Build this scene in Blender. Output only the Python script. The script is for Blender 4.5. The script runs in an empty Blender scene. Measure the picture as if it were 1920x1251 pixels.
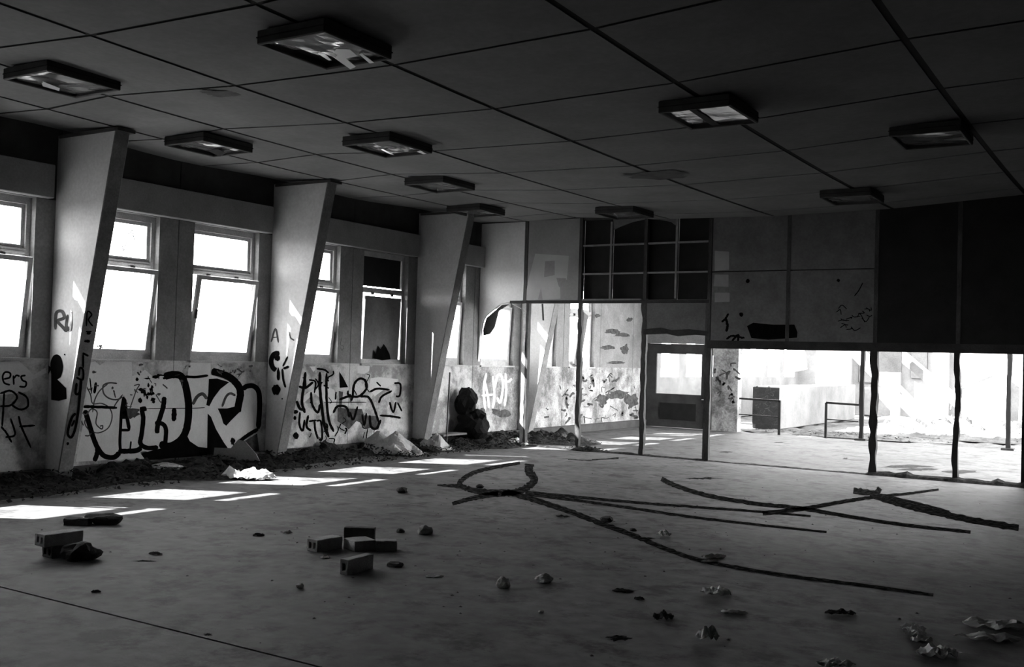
import bpy, bmesh, math, random
from mathutils import Vector, Matrix, noise
random.seed(7)
C = bpy.context.scene.collection
SC = bpy.context.scene

# ------------------------------------------------------------------ camera, sky, sun, exposure
F = 1923.4; YAW = -.5642; PITCH = .023; ROLL = .0299; EYE = Vector((0, 0, 1.6))
_f = Vector((math.sin(YAW)*math.cos(PITCH), math.cos(YAW)*math.cos(PITCH), math.sin(PITCH)))
_r = Vector((math.cos(YAW), -math.sin(YAW), 0)); _u = _r.cross(_f)
_c, _s = math.cos(ROLL), math.sin(ROLL)
RX = _c*_r + _s*_u; UX = -_s*_r + _c*_u; FX = _f
cd = bpy.data.cameras.new('camera'); cam = bpy.data.objects.new('camera', cd); C.objects.link(cam)
cd.sensor_width = 36; cd.lens = F/1920*36; cd.clip_end = 300; cd.clip_start = .05
cam.matrix_world = Matrix(((RX.x, UX.x, -FX.x, EYE.x), (RX.y, UX.y, -FX.y, EYE.y), (RX.z, UX.z, -FX.z, EYE.z), (0, 0, 0, 1)))
SC.camera = cam
W = bpy.data.worlds.new('sky'); SC.world = W; W.use_nodes = True
bg = W.node_tree.nodes['Background']; bg.inputs[1].default_value = 10
# hazy bright sky, lighter towards the horizon all the way round
_n = W.node_tree.nodes; _l = W.node_tree.links
_tc = _n.new('ShaderNodeTexCoord'); _sx = _n.new('ShaderNodeSeparateXYZ'); _cr = _n.new('ShaderNodeValToRGB')
_l.new(_tc.outputs['Generated'], _sx.inputs[0]); _l.new(_sx.outputs['Z'], _cr.inputs[0]); _l.new(_cr.outputs[0], bg.inputs[0])
_cr.color_ramp.elements[0].position = 0; _cr.color_ramp.elements[0].color = (1.9, 1.9, 1.9, 1)
_cr.color_ramp.elements[1].position = .7; _cr.color_ramp.elements[1].color = (.7, .7, .7, 1)
sd = bpy.data.lights.new('sun', 'SUN'); sd.energy = 60; sd.angle = math.radians(.6); sd.color = (1, 1, 1)
sun = bpy.data.objects.new('sun', sd); C.objects.link(sun); sun.location = (-30, -10, 30)
sun.rotation_euler = Vector((1, .64, -1.083)).to_track_quat('-Z', 'Y').to_euler()
SC.view_settings.view_transform = 'Standard'; SC.view_settings.look = 'None'
SC.view_settings.exposure = .35; SC.view_settings.gamma = 1; SC.view_settings.use_curve_mapping = False
SC.cycles.use_denoising = True; SC.cycles.max_bounces = 10; SC.cycles.diffuse_bounces = 6
SC.cycles.glossy_bounces = 3; SC.cycles.transparent_max_bounces = 12
SC.cycles.caustics_reflective = False; SC.cycles.caustics_refractive = False
SC.cycles.sample_clamp_indirect = 12

# ------------------------------------------------------------------ helpers
def ray(px, py): return RX*((px-960)/F) + UX*((625.5-py)/F) + FX
def hit(px, py, p, n):
    d = ray(px, py); t = (Vector(p)-EYE).dot(n)/d.dot(n); return EYE + t*d
def flo(px, py, z=0): return hit(px, py, (0, 0, z), Vector((0, 0, 1)))

def mat(name, a, b=None, scale=3, rough=.85, bump=.15, detail=6, lo=.35, hi=.65, fine=0, spec=.3, stretch=None, speck=.3):
    m = bpy.data.materials.new(name); m.use_nodes = True; nt = m.node_tree; N = nt.nodes; L = nt.links
    P = N['Principled BSDF']; P.inputs['Roughness'].default_value = rough
    P.inputs['Specular IOR Level'].default_value = spec
    tc = N.new('ShaderNodeTexCoord'); mp = N.new('ShaderNodeMapping'); L.new(tc.outputs['Object'], mp.inputs[0])
    if stretch: mp.inputs['Scale'].default_value = stretch
    nz = N.new('ShaderNodeTexNoise'); nz.inputs['Scale'].default_value = scale; nz.inputs['Detail'].default_value = detail
    nz.inputs['Roughness'].default_value = .65
    L.new(mp.outputs[0], nz.inputs[0])
    cr = N.new('ShaderNodeValToRGB'); cr.color_ramp.elements[0].position = lo; cr.color_ramp.elements[1].position = hi
    b = a if b is None else b
    cr.color_ramp.elements[0].color = (a, a, a, 1); cr.color_ramp.elements[1].color = (b, b, b, 1)
    L.new(nz.outputs[0], cr.inputs[0]); col = cr.outputs[0]
    n2 = N.new('ShaderNodeTexNoise'); n2.inputs['Scale'].default_value = scale*14; n2.inputs['Detail'].default_value = 4
    L.new(mp.outputs[0], n2.inputs[0])
    if fine:
        mx = N.new('ShaderNodeMix'); mx.data_type = 'RGBA'; mx.blend_type = 'MULTIPLY'; mx.inputs[0].default_value = 1
        c2 = N.new('ShaderNodeValToRGB'); c2.color_ramp.elements[0].position = .3; c2.color_ramp.elements[1].position = .7
        g = 1-fine; c2.color_ramp.elements[0].color = (g, g, g, 1)
        L.new(n2.outputs[0], c2.inputs[0]); L.new(col, mx.inputs[6]); L.new(c2.outputs[0], mx.inputs[7]); col = mx.outputs[2]
    if speck:
        n3 = N.new('ShaderNodeTexNoise'); n3.inputs['Scale'].default_value = 95; n3.inputs['Detail'].default_value = 2
        L.new(tc.outputs['Object'], n3.inputs[0]); c3 = N.new('ShaderNodeValToRGB'); c3.color_ramp.elements[0].position = .36; c3.color_ramp.elements[1].position = .64
        c3.color_ramp.elements[0].color = (1-speck,)*3+(1,); mz = N.new('ShaderNodeMix'); mz.data_type = 'RGBA'; mz.blend_type = 'MULTIPLY'; mz.inputs[0].default_value = 1
        L.new(col, mz.inputs[6]); L.new(c3.outputs[0], mz.inputs[7]); col = mz.outputs[2]
    L.new(col, P.inputs['Base Color'])
    if bump:
        bp = N.new('ShaderNodeBump'); bp.inputs['Strength'].default_value = bump; bp.inputs['Distance'].default_value = .02
        L.new(n2.outputs[0], bp.inputs['Height']); L.new(bp.outputs[0], P.inputs['Normal'])
    return m
def floor_mat(name, base, dark):
    m = mat(name, dark, base, scale=.55, rough=.7, bump=.25, lo=.3, hi=.58, fine=.45, detail=8, spec=.3, speck=.5)
    N = m.node_tree.nodes; L = m.node_tree.links; P = N['Principled BSDF']
    src = P.inputs['Base Color'].links[0].from_socket
    tc = next(n for n in N if n.type == 'TEX_COORD')
    v = N.new('ShaderNodeTexNoise'); v.inputs['Scale'].default_value = 2.6; v.inputs['Detail'].default_value = 9; v.inputs['Roughness'].default_value = .72
    L.new(tc.outputs['Object'], v.inputs[0])
    r = N.new('ShaderNodeValToRGB'); r.color_ramp.elements[0].position = .38; r.color_ramp.elements[1].position = .49
    r.color_ramp.elements[0].color = (.28, .28, .28, 1)
    L.new(v.outputs[0], r.inputs[0])
    mx = N.new('ShaderNodeMix'); mx.data_type = 'RGBA'; mx.blend_type = 'MULTIPLY'; mx.inputs[0].default_value = .95
    L.new(src, mx.inputs[6]); L.new(r.outputs[0], mx.inputs[7]); L.new(mx.outputs[2], P.inputs['Base Color'])
    return m
def glass_mat(name, grime, seed=0):
    m = bpy.data.materials.new(name); m.use_nodes = True; nt = m.node_tree; N = nt.nodes; L = nt.links
    N.remove(N['Principled BSDF']); out = N['Material Output']
    tr = N.new('ShaderNodeBsdfTransparent'); tr.inputs[0].default_value = (.9, .9, .9, 1)
    gl = N.new('ShaderNodeBsdfGlossy'); gl.inputs['Roughness'].default_value = .05
    df = N.new('ShaderNodeBsdfTranslucent'); df.inputs[0].default_value = (.6, .6, .6, 1)
    m1 = N.new('ShaderNodeMixShader'); m1.inputs[0].default_value = .06; L.new(tr.outputs[0], m1.inputs[1]); L.new(gl.outputs[0], m1.inputs[2])
    tc = N.new('ShaderNodeTexCoord'); nz = N.new('ShaderNodeTexNoise'); nz.inputs['Scale'].default_value = 7; nz.inputs['Detail'].default_value = 9
    nz.inputs['Roughness'].default_value = .75
    L.new(tc.outputs['Object'], nz.inputs[0]); cr = N.new('ShaderNodeValToRGB')
    cr.color_ramp.elements[0].position = .42; cr.color_ramp.elements[1].position = .72
    cr.color_ramp.elements[0].color = (grime*.25,)*3+(1,); cr.color_ramp.elements[1].color = (grime,)*3+(1,)
    L.new(nz.outputs[0], cr.inputs[0])
    m2 = N.new('ShaderNodeMixShader'); L.new(cr.outputs[0], m2.inputs[0]); L.new(m1.outputs[0], m2.inputs[1]); L.new(df.outputs[0], m2.inputs[2])
    L.new(m2.outputs[0], out.inputs[0]); return m

M = dict(
    floor=floor_mat('worn_screed', .23, .11), floor2=floor_mat('dusty_screed', .17, .1),
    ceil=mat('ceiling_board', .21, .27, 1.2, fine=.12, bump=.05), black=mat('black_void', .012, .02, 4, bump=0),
    wall=mat('grey_plaster', .24, .34, 2.5, fine=.25), low=mat('peeling_plaster', .34, .74, 3.2, lo=.42, hi=.56, fine=.2, detail=9, bump=.3),
    mural=mat('stained_plaster', .2, .6, 2.2, lo=.4, hi=.6, fine=.45, detail=10, bump=.4),
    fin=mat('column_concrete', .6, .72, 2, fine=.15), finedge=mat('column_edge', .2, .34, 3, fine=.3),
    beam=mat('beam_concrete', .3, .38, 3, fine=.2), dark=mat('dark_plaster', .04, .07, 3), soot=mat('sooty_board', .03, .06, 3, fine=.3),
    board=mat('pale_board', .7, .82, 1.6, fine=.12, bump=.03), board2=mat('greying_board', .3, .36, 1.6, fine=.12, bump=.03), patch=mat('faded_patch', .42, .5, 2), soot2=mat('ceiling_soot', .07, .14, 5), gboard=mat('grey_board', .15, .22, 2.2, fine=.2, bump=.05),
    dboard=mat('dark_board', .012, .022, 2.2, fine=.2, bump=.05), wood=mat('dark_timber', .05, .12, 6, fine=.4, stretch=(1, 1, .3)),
    pwood=mat('pale_timber', .55, .85, 8, fine=.4), grid=mat('grid_bar_wood', .2, .3, 6), frame=mat('window_paint', .5, .68, 6, fine=.3),
    glass=glass_mat('grimy_glass', .35), clear=glass_mat('clear_glass', .1),
    paint=mat('black_spray_paint', .004, .008, 9, bump=0, rough=.95, spec=0), wash=mat('whitewash', .74, .86, 3, fine=.1, bump=.05),
    greyp=mat('thin_grey_paint', .05, .12, 12, bump=0, spec=0), whitep=mat('white_spray_paint', .8, .9, 9, bump=0), palep=mat('faded_paint', .3, .38, 3, bump=0),
    tyre=mat('tyre_rubber_mark', .02, .13, 16, bump=.05, spec=0, lo=.48, hi=.68, detail=9, speck=.5), brick=mat('brick_clay', .36, .58, 9, fine=.3, bump=.4), dbrick=mat('dark_brick', .05, .1, 9, fine=.3, bump=.4),
    stone=mat('pale_rubble', .7, .88, 9, fine=.3, bump=.4), dstone=mat('dark_rubble', .03, .08, 9, fine=.3, bump=.4), paper=mat('torn_paper', .8, .9, 9, bump=.1),
    sheet=mat('dusty_sheet', .28, .5, 3, fine=.2, bump=.1), sheet2=mat('pale_sheet', .45, .75, 3, fine=.2, bump=.1), white=mat('white_rag', .8, .85, 4, bump=.1), dirt=mat('black_dirt', .008, .05, 14, lo=.45, hi=.62, detail=10, bump=.8),
    lamp=mat('lamp_housing_metal', .035, .06, 6, rough=.6, bump=.02), metal=mat('dark_steel', .012, .03, 6, rough=.5), bag=mat('black_plastic', .006, .012, 4, rough=.8, bump=.2, spec=.1),
    ground=mat('bright_rubble_ground', .06, .16, 1.4, fine=.3, detail=9, bump=.6), ruin=mat('pale_ruin_wall', .16, .24, 1.6, fine=.12, detail=9), ruind=mat('grey_ruin_wall', .03, .06, 2, fine=.3),
    yard=mat('pale_gravel', .07, .12, 1.4, fine=.2))
def _diff():
    m = bpy.data.materials.new('acrylic_diffuser'); m.use_nodes = True; P = m.node_tree.nodes['Principled BSDF']
    P.inputs['Base Color'].default_value = (.16, .16, .16, 1); P.inputs['Roughness'].default_value = .12; P.inputs['Specular IOR Level'].default_value = 1; return m
M['diff'] = _diff()
def _refl():
    m = bpy.data.materials.new('lamp_reflector'); m.use_nodes = True; P = m.node_tree.nodes['Principled BSDF']
    P.inputs['Base Color'].default_value = (.85, .85, .85, 1); P.inputs['Roughness'].default_value = .2; P.inputs['Metallic'].default_value = .9; return m
M['refl'] = _refl()
M['shard'] = mat('white_glint', .88, .9, 4, rough=.18, bump=0, spec=.9, speck=0)  # white colour stands in for windows glinting in the lamp covers

def link(name, me, m, parent=None, mods=None):
    o = bpy.data.objects.new(name, me); C.objects.link(o)
    if m is not None and not me.materials: me.materials.append(m)
    if parent is not None: o.parent = parent
    return o
def py(name, vs, fs, m, parent=None, smooth=False):
    me = bpy.data.meshes.new(name); me.from_pydata([tuple(v) for v in vs], [], fs); me.validate()
    bm = bmesh.new(); bm.from_mesh(me); bmesh.ops.recalc_face_normals(bm, faces=bm.faces); bm.to_mesh(me); bm.free()
    if smooth: me.polygons.foreach_set('use_smooth', [True]*len(me.polygons))
    return link(name, me, m, parent)
def tag(o, label=None, cat=None, group=None, kind=None):
    if label: o['label'] = label
    if cat: o['category'] = cat
    if group: o['group'] = group
    if kind: o['kind'] = kind
    return o
def empty(name, loc=(0, 0, 0), **k):
    o = bpy.data.objects.new(name, None); C.objects.link(o); o.location = loc; o.empty_display_size = .1
    return tag(o, **k)
def lattice(xs, ys, zs, solid=lambda i, j, k: True):
    """rectilinear solid from cut planes; only outer faces are made"""
    vs, fs, ids = [], [], {}
    def v(a, b, c):
        q = (a, b, c)
        if q not in ids: ids[q] = len(vs); vs.append((xs[a], ys[b], zs[c]))
        return ids[q]
    nx, ny, nz = len(xs)-1, len(ys)-1, len(zs)-1
    S = lambda i, j, k: 0 <= i < nx and 0 <= j < ny and 0 <= k < nz and solid(i, j, k)
    for i in range(nx):
        for j in range(ny):
            for k in range(nz):
                if not S(i, j, k): continue
                if not S(i-1, j, k): fs.append((v(i, j, k), v(i, j, k+1), v(i, j+1, k+1), v(i, j+1, k)))
                if not S(i+1, j, k): fs.append((v(i+1, j, k), v(i+1, j+1, k), v(i+1, j+1, k+1), v(i+1, j, k+1)))
                if not S(i, j-1, k): fs.append((v(i, j, k), v(i+1, j, k), v(i+1, j, k+1), v(i, j, k+1)))
                if not S(i, j+1, k): fs.append((v(i, j+1, k), v(i, j+1, k+1), v(i+1, j+1, k+1), v(i+1, j+1, k)))
                if not S(i, j, k-1): fs.append((v(i, j, k), v(i, j+1, k), v(i+1, j+1, k), v(i+1, j, k)))
                if not S(i, j, k+1): fs.append((v(i, j, k+1), v(i+1, j, k+1), v(i+1, j+1, k+1), v(i, j+1, k+1)))
    return vs, fs
def box(name, x0, x1, y0, y1, z0, z1, m, parent=None):
    vs, fs = lattice((x0, x1), (y0, y1), (z0, z1)); return py(name, vs, fs, m, parent)
def bevel(o, w=.006, s=1):
    b = o.modifiers.new('bevel', 'BEVEL'); b.width = w; b.segments = s; b.limit_method = 'ANGLE'; return o
def prism(name, poly, axis, a, b, m, parent=None):
    """poly: 2D outline; axis: extrusion axis index; a,b extents"""
    n = len(poly)
    def mk(p, t):
        q = list(p); q.insert(axis, t); return tuple(q)
    vs = [mk(p, a) for p in poly]+[mk(p, b) for p in poly]
    fs = [tuple(range(n)), tuple(range(2*n-1, n-1, -1))]+[(i, (i+1) % n, n+(i+1) % n, n+i) for i in range(n)]
    return py(name, vs, fs, m, parent)
def bar(name, p, q, w, h, m, parent=None, up=(0, 0, 1), taper=1):
    p, q = Vector(p), Vector(q); d = (q-p).normalized(); u = Vector(up)
    if abs(d.dot(u)) > .95: u = Vector((1, 0, 0))
    s = d.cross(u).normalized(); t = s.cross(d)
    vs = []
    for c, k in ((p, 1), (q, taper)):
        for a, b in ((-1, -1), (1, -1), (1, 1), (-1, 1)): vs.append(c+s*(a*w/2*k)+t*(b*h/2*k))
    return py(name, vs, [(0, 1, 2, 3), (7, 6, 5, 4), (0, 4, 5, 1), (1, 5, 6, 2), (2, 6, 7, 3), (3, 7, 4, 0)], m, parent)
def ragged(name, x, y, w, d, z0, z1, m, parent, seed=0, amp=.012, n=24):
    """a worn upright: square section whose width wanders up its length"""
    vs, fs = [], []
    for i in range(n+1):
        z = z0+(z1-z0)*i/n; e = [1+amp/w*2*noise.noise(Vector((seed*7.3+k*3.1, z*5, seed))) for k in range(4)]
        ox = amp*noise.noise(Vector((seed, z*1.3, 4)))
        for k, (a, b) in enumerate(((-1, -1), (1, -1), (1, 1), (-1, 1))): vs.append((x+ox+a*w/2*e[k], y+b*d/2, z))
        if i:
            o = (i-1)*4
            for k in range(4): fs.append((o+k, o+(k+1) % 4, o+4+(k+1) % 4, o+4+k))
    fs += [(0, 1, 2, 3), (n*4+3, n*4+2, n*4+1, n*4)]
    return py(name, vs, fs, m, parent)
def spl(pts, n=6):
    P = [Vector(p) for p in pts]; P = [2*P[0]-P[1]]+P+[2*P[-1]-P[-2]]; out = []
    for i in range(1, len(P)-2):
        for k in range(n):
            t = k/n; a, b, c, d = P[i-1:i+3]
            out.append(.5*((2*b)+(c-a)*t+(2*a-5*b+4*c-d)*t*t+(3*b-a-3*c+d)*t**3))
    out.append(P[-2]); return out
class Paint:
    """flat sprayed marks lying on a real wall or floor plane; outlines measured on the photograph"""
    def __init__(s, p, n, tf=lambda u, v: (u, v)): s.p, s.n, s.tf, s.vs, s.fs, s.k = Vector(p), Vector(n).normalized(), tf, [], [], 0
    def pt(s, u, v): return hit(u, v, s.p+s.n*(.0015+.00005*s.k), s.n)
    def stroke(s, pts, w, rough=.0, seed=0):
        s.k += 1; L = [Vector(s.tf(*q)) for q in spl(pts)]; o = len(s.vs); n = len(L)
        w = w*(Vector(s.tf(1, 0))-Vector(s.tf(0, 0))).length
        for i, q in enumerate(L):
            d = (L[min(i+1, n-1)]-L[max(i-1, 0)]); d = d.normalized() if d.length else Vector((1, 0)); nn = Vector((-d.y, d.x))
            e = .5 if i in (0, n-1) else 1
            a = e*w/2*(1+rough*noise.noise(Vector((i*.9, seed+s.k, 0)))*2); b = e*w/2*(1+rough*noise.noise(Vector((i*.9, seed+s.k, 9)))*2)
            s.vs += [s.pt(*(q+nn*a)), s.pt(*(q-nn*b))]
            if i: s.fs.append((o+2*i-2, o+2*i-1, o+2*i+1, o+2*i))
        return s
    def fill(s, pts, rough=0):
        s.k += 1; o = len(s.vs); L = [Vector(s.tf(*q)) for q in pts]
        for i, q in enumerate(L): s.vs.append(s.pt(q.x+rough*random.uniform(-1, 1), q.y+rough*random.uniform(-1, 1)))
        s.fs.append(tuple(range(o, o+len(pts)))); return s
    def blob(s, u, v, a, b, jag=.15, n=18):
        return s.fill([(u+a*math.cos(t*2*math.pi/n)*(1+random.uniform(-jag, jag)), v+b*math.sin(t*2*math.pi/n)*(1+random.uniform(-jag, jag))) for t in range(n)])
    def done(s, name, m, parent, off=0):
        me = bpy.data.meshes.new(name); me.from_pydata([tuple(v+s.n*off) for v in s.vs], [], s.fs)
        bm = bmesh.new(); bm.from_mesh(me); bmesh.ops.triangulate(bm, faces=[f for f in bm.faces if len(f.verts) > 4])
        bm.to_mesh(me); bm.free(); return link(name, me, m, parent)

# ------------------------------------------------------------------ measures of the hall (metres)
XW = -10.81; YE = 15.895; YF = 23.2; BAY = 3.4172; FY = 7.139; FT = .19; XR = 3.0; YB = -3.0
SX = [-9.8, -8.7917, -6.9973, -5.2029, -3.4085, -1.6141, .1803, 1.9747]
SZ = [4.0, 4.0247, 3.9163, 3.8721, 3.8998, 4.0066, 4.05, 4.05]
def cz(x, y):
    y = max(y, 3.4); q = .0103*(y-12)+.0027*(y-12)**2
    xs, zs = [-11]+SX+[4], [4.08]+SZ+[4.05]
    for i in range(len(xs)-1):
        if x <= xs[i+1]: break
    t = (x-xs[i])/(xs[i+1]-xs[i]); return zs[i]*(1-t)+zs[i+1]*t+q
def ZU(V): return Vector(V)

# ------------------------------------------------------------------ floors
fl = empty('floor', kind='structure', label='worn concrete floor of the dark hall with stains and tyre marks')
box('floor_slab', -11.06, XR, YB, 3.925, -.2, 0, M['floor'], fl)
box('floor_slab', -11.06, XR, 3.945, YE+.05, -.2, 0, M['floor'], fl)
box('joint_bed', -11.06, XR, 3.925, 3.945, -.2, -.025, M['black'], fl)
fl2 = empty('floor_2', kind='structure', label='dusty pale floor of the room beyond the stud partition')
box('floor_slab', -11.06, 8, YE+.05, YF+.1, -.2, -.002, M['floor2'], fl2)

# ------------------------------------------------------------------ ceiling: boards in rows, dark joints between them
ce = empty('ceiling', kind='structure', label='sagging suspended ceiling of square boards with dark joints')
xs = [-10.9]+SX+[XR]
ys = [3.392+1.471*k for k in range(-5, 9)]; ys = [YB]+[y for y in ys if y > YB]+[YE]
for i in range(len(xs)-1):
    for j in range(len(ys)-1):
        x0, x1, y0, y1 = xs[i]+.028, xs[i+1]-.028, ys[j]+.02, ys[j+1]-.02
        vs, fs = [], []; n = 3
        for a in range(n+1):
            for b in range(n+1):
                x = x0+(x1-x0)*a/n; y = y0+(y1-y0)*b/n
                z = cz(x, y)+.006*math.sin(math.pi*a/n)*math.sin(math.pi*b/n)*random.uniform(-1, 1)+random.uniform(-.001, .001)
                if x < -9.9: z -= .05*((-9.9-x)/1.0)*math.sin((y-FY)/BAY*math.pi)**2
                vs.append((x, y, z))
        m_ = len(vs); vs += [(x, y, z+.006) for x, y, z in vs]
        q = lambda a, b: a*(n+1)+b
        for a in range(n):
            for b in range(n):
                fs.append((q(a, b), q(a+1, b), q(a+1, b+1), q(a, b+1))); fs.append((m_+q(a, b), m_+q(a, b+1), m_+q(a+1, b+1), m_+q(a+1, b)))
        for a in range(n):
            for f in ((q(a, 0), q(a+1, 0)), (q(a, n), q(a+1, n)), (q(0, a), q(0, a+1)), (q(n, a), q(n, a+1))): fs.append((f[0], f[1], m_+f[1], m_+f[0]))
        py('ceiling_panel', vs, fs, M['ceil'], ce, smooth=False)
for _u, _v, _a, _b in ((1230, 330, 55, 7), (1255, 326, 30, 6), (420, 176, 30, 6), (390, 172, 16, 4)):
    _h = hit(_u, _v, (0, 0, 3.9), Vector((0, 0, 1)))
    for _q in range(4): _h = hit(_u, _v, (0, 0, cz(_h.x, _h.y)-.008), Vector((0, 0, 1)))
    Paint((0, 0, _h.z), (0, 0, -1)).blob(_u, _v, _a, _b, .25, 26).done('soot_stain', M['soot2'], ce)
# joint strips set just above the boards
for x in xs[1:-1]:
    vs = []; n = 24
    for k in range(n+1):
        y = YB+(YE-YB)*k/n
        for dx in (-.06, .06): vs.append((x+dx, y, cz(x+dx, y)+.010))
    py('joint_strip', vs, [(2*k, 2*k+1, 2*k+3, 2*k+2) for k in range(n)], M['black'], ce)
for y in ys[1:-1]:
    vs = []; X = xs
    for x in X:
        for dy in (-.05, .05): vs.append((x, y+dy, cz(x, y+dy)+.012))
    py('joint_strip', vs, [(2*k, 2*k+1, 2*k+3, 2*k+2) for k in range(len(X)-1)], M['black'], ce)
box('roof_deck', -11.95, XR+.2, YB-.2, YE+.1, 4.38, 4.6, M['dark'], ce)
bx_ = box('roof_eave', -11.9, -11.06, YB-.2, YF, 3.92, 4.6, M['dark'], ce)
ce2 = empty('ceiling_2', kind='structure', label='flat ceiling over the left part of the far room')
box('ceiling_slab', -11.06, -3.2, YE+.1, YF, 4.1, 4.3, M['ceil'], ce2)  # unseen; extended to the right to cut sky light reaching the hall

# ------------------------------------------------------------------ window wall of precast panels
wl = empty('wall_left', kind='structure', label='window wall of plastered panels covered in graffiti below the sills')
HY = BAY/2
def wall_panel(y0, low, closed=False, zt=4.2):
    ysn = (y0+.006, y0+.26, y0+1.41, y0+HY-.006) if not closed else (y0+.006, y0+HY-.006)
    vs, fs = lattice((-11.05, XW), ysn, (0, 1.424, 3.25, 4.2), (lambda i, j, k: not (j == 1 and k == 1)) if not closed else (lambda i, j, k: True))
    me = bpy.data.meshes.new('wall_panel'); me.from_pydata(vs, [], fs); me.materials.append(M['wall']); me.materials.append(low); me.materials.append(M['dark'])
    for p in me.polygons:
        c = p.center; p.material_index = 1 if c.z < 1.42 else (2 if c.z > 3.6 else 0)  # wall above the beams coloured dark to stand in for shade
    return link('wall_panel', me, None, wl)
mods_ = [7.2-HY*k for k in range(6, 0, -1)]+[7.2+HY*k for k in range(0, 8)]
wins = []
for k in range(-6, 8):
    y0 = 7.2+HY*k
    if y0 < YB-1: continue
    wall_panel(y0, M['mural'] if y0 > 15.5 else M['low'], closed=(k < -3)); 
    if k >= -3: wins.append((k, y0+.26))
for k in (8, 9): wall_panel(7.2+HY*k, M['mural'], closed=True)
box('joint_backing', -11.06, -11.0, YB, YF, 0, 4.2, M['black'], wl) if False else None
# horizontal edge groove on the low wall and the kerb at its foot
box('kerb', XW-.02, XW+.12, YB, YF, 0, .16, M['dark'], wl)

def sash(y0, y1, z0, z1, x, t, tilt, parent, glass, name='sash', w=.055):
    e = empty(name); e.parent = parent; e.location = (x, y0, z0); e.rotation_euler = (0, tilt, 0)
    Y, Z = y1-y0, z1-z0
    vs, fs = lattice((-t/2, t/2), (0, w, Y-w, Y), (0, w, Z-w, Z), lambda i, j, k: not (j == 1 and k == 1))
    me = bpy.data.meshes.new(name); me.from_pydata(vs, [], fs)
    bpy.data.objects.remove(e)
    o = link(name, me, M['frame'], parent); o.location = (x, y0, z0); o.rotation_euler = (0, tilt, 0)
    if glass: 
        g = py('pane', *[q for q in lattice((-.003, .003), (w-.005, Y-w+.005), (w-.005, Z-w+.005))], glass, o)
    return o
wn = 0
def window(n, y0, kind='open', tilt=.16, glass='glass'):
    w = empty('window_%d' % n, kind='structure', label={'open': 'metal window with its lower sash tipped inward', 'board': 'window with black boarded top and a leaning dark board', 'plank': 'far window with a leaning dark plank'}[kind])
    a, b = y0+.004, y0+1.146
    vs, fs = lattice((-11.0, -10.9), (a, a+.05, b-.05, b), (1.426, 1.5, 2.585, 2.665, 3.17, 3.248), lambda i, j, k: not (j == 1 and k in (1, 3)))
    py('frame', vs, fs, M['frame'], w)
    s = box('window_sill', -10.9, XW+.035, y0-.02, y0+1.17, 1.4, 1.428, M['frame'], w)
    box('trim_rail', -10.9, -10.885, a+.06, b-.06, 2.61, 2.63, M['frame'], w)
    for q in (.3, .8): box('hinge', -10.9, -10.875, y0+q, y0+q+.05, 2.55, 2.6, M['metal'], w)
    if kind == 'board':
        box('blind_board', -10.96, -10.93, a+.06, b-.06, 2.69, 3.17, M['black'], w)
        o = box('leaning_board', -.015, .015, .15, 1.07, .035, 1.1, M['gboard'], w); o.location = (-10.93, y0, 1.43); o.rotation_euler = (0, .03, 0)
        pp = Paint((-10.905, 0, 0), (1, 0, 0))
        for q in range(9): pp.stroke([(688+q*3.2, 560+random.random()*8), (690+q*3+random.random()*4, 575), (687+q*3, 592+random.random()*6)], 2)
        pp.fill([(699, 672), (700, 655), (704, 664), (708, 648), (713, 655), (719, 645), (724, 652), (730, 664), (732, 674), (716, 676)])
        pp.done('board_graffiti', M['paint'], w, .006)
        return
    sash(a+.05, b-.05, 2.667, 3.168, -10.95, .035, 0, w, M['clear'], 'upper_sash', .042)
    if n == 6:
        p = Paint((-10.94, 0, 0), (1, 0, 0))
        for _s in ([(229, 432), (236, 438), (244, 436), (247, 430)], [(232, 446), (240, 440), (250, 442)], [(222, 456), (228, 462), (236, 458), (234, 450)], [(236, 452), (243, 460), (250, 458)], [(218, 466), (226, 470), (240, 466)], [(228, 462), (231, 470), (238, 473)], [(247, 432), (250, 446), (252, 458)]): p.stroke(_s, 1.6, .3)
        p.done('pane_scribble', M['greyp'], w, .012)
    if n in (6, 7):
        p = Paint((-10.9, 0, 0), (1, 0, 0)); u0 = 182 if n == 6 else 372
        for _k in range(9): p.blob(u0+random.uniform(-2, 12), (652 if n == 6 else 655)+random.uniform(-6, 2), random.uniform(1, 3.5), random.uniform(1, 2.5), .4, 8)
        p.done('pane_grime', M['greyp'], w, .015)
    o = sash(a+.035, b-.035, 1.5, 2.575, -10.92, .045, tilt, w, M[glass], 'lower_sash')
    hd = box('handle', .02, .05, 0, .02, .5, .62, M['metal'], o); hd.location = (0, .02, 0)
    if kind == 'plank':
        bar('plank', (-10.82, y0+.35, 1.45), (-10.86, y0+.75, 2.62), .3, .03, M['gboard'], w, up=(1, 0, 0))
for k, y0 in wins:
    wn += 1
    if k == 3: window(wn, y0, 'board')
    elif k == 7: window(wn, y0, 'plank', .0)
    else: window(wn, y0, 'open', {-3: .13, -2: .13, -1: .13, 0: .14, 1: .15, 2: .12}.get(k, .05))

# pelmet beams between the columns
tn = 0
for k in range(-3, 4):
    a = FY+k*BAY+FT+.02; b = FY+(k+1)*BAY-.09
    if b > 20.9: b = 20.9
    if a < YE < b:
        for q in ((a, YE-.01), (YE+.1, b)):
            tn += 1; tag(bevel(box('trim_%d' % tn, XW-.02, -10.69, q[0], q[1], 3.255, 3.637, M['beam']), .008), kind='structure', label='concrete pelmet beam over the windows')
        continue
    tn += 1; tag(bevel(box('trim_%d' % tn, XW-.02, -10.69, a, b, 3.255, 3.637, M['beam']), .008), kind='structure', label='concrete pelmet beam over the windows')

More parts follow.
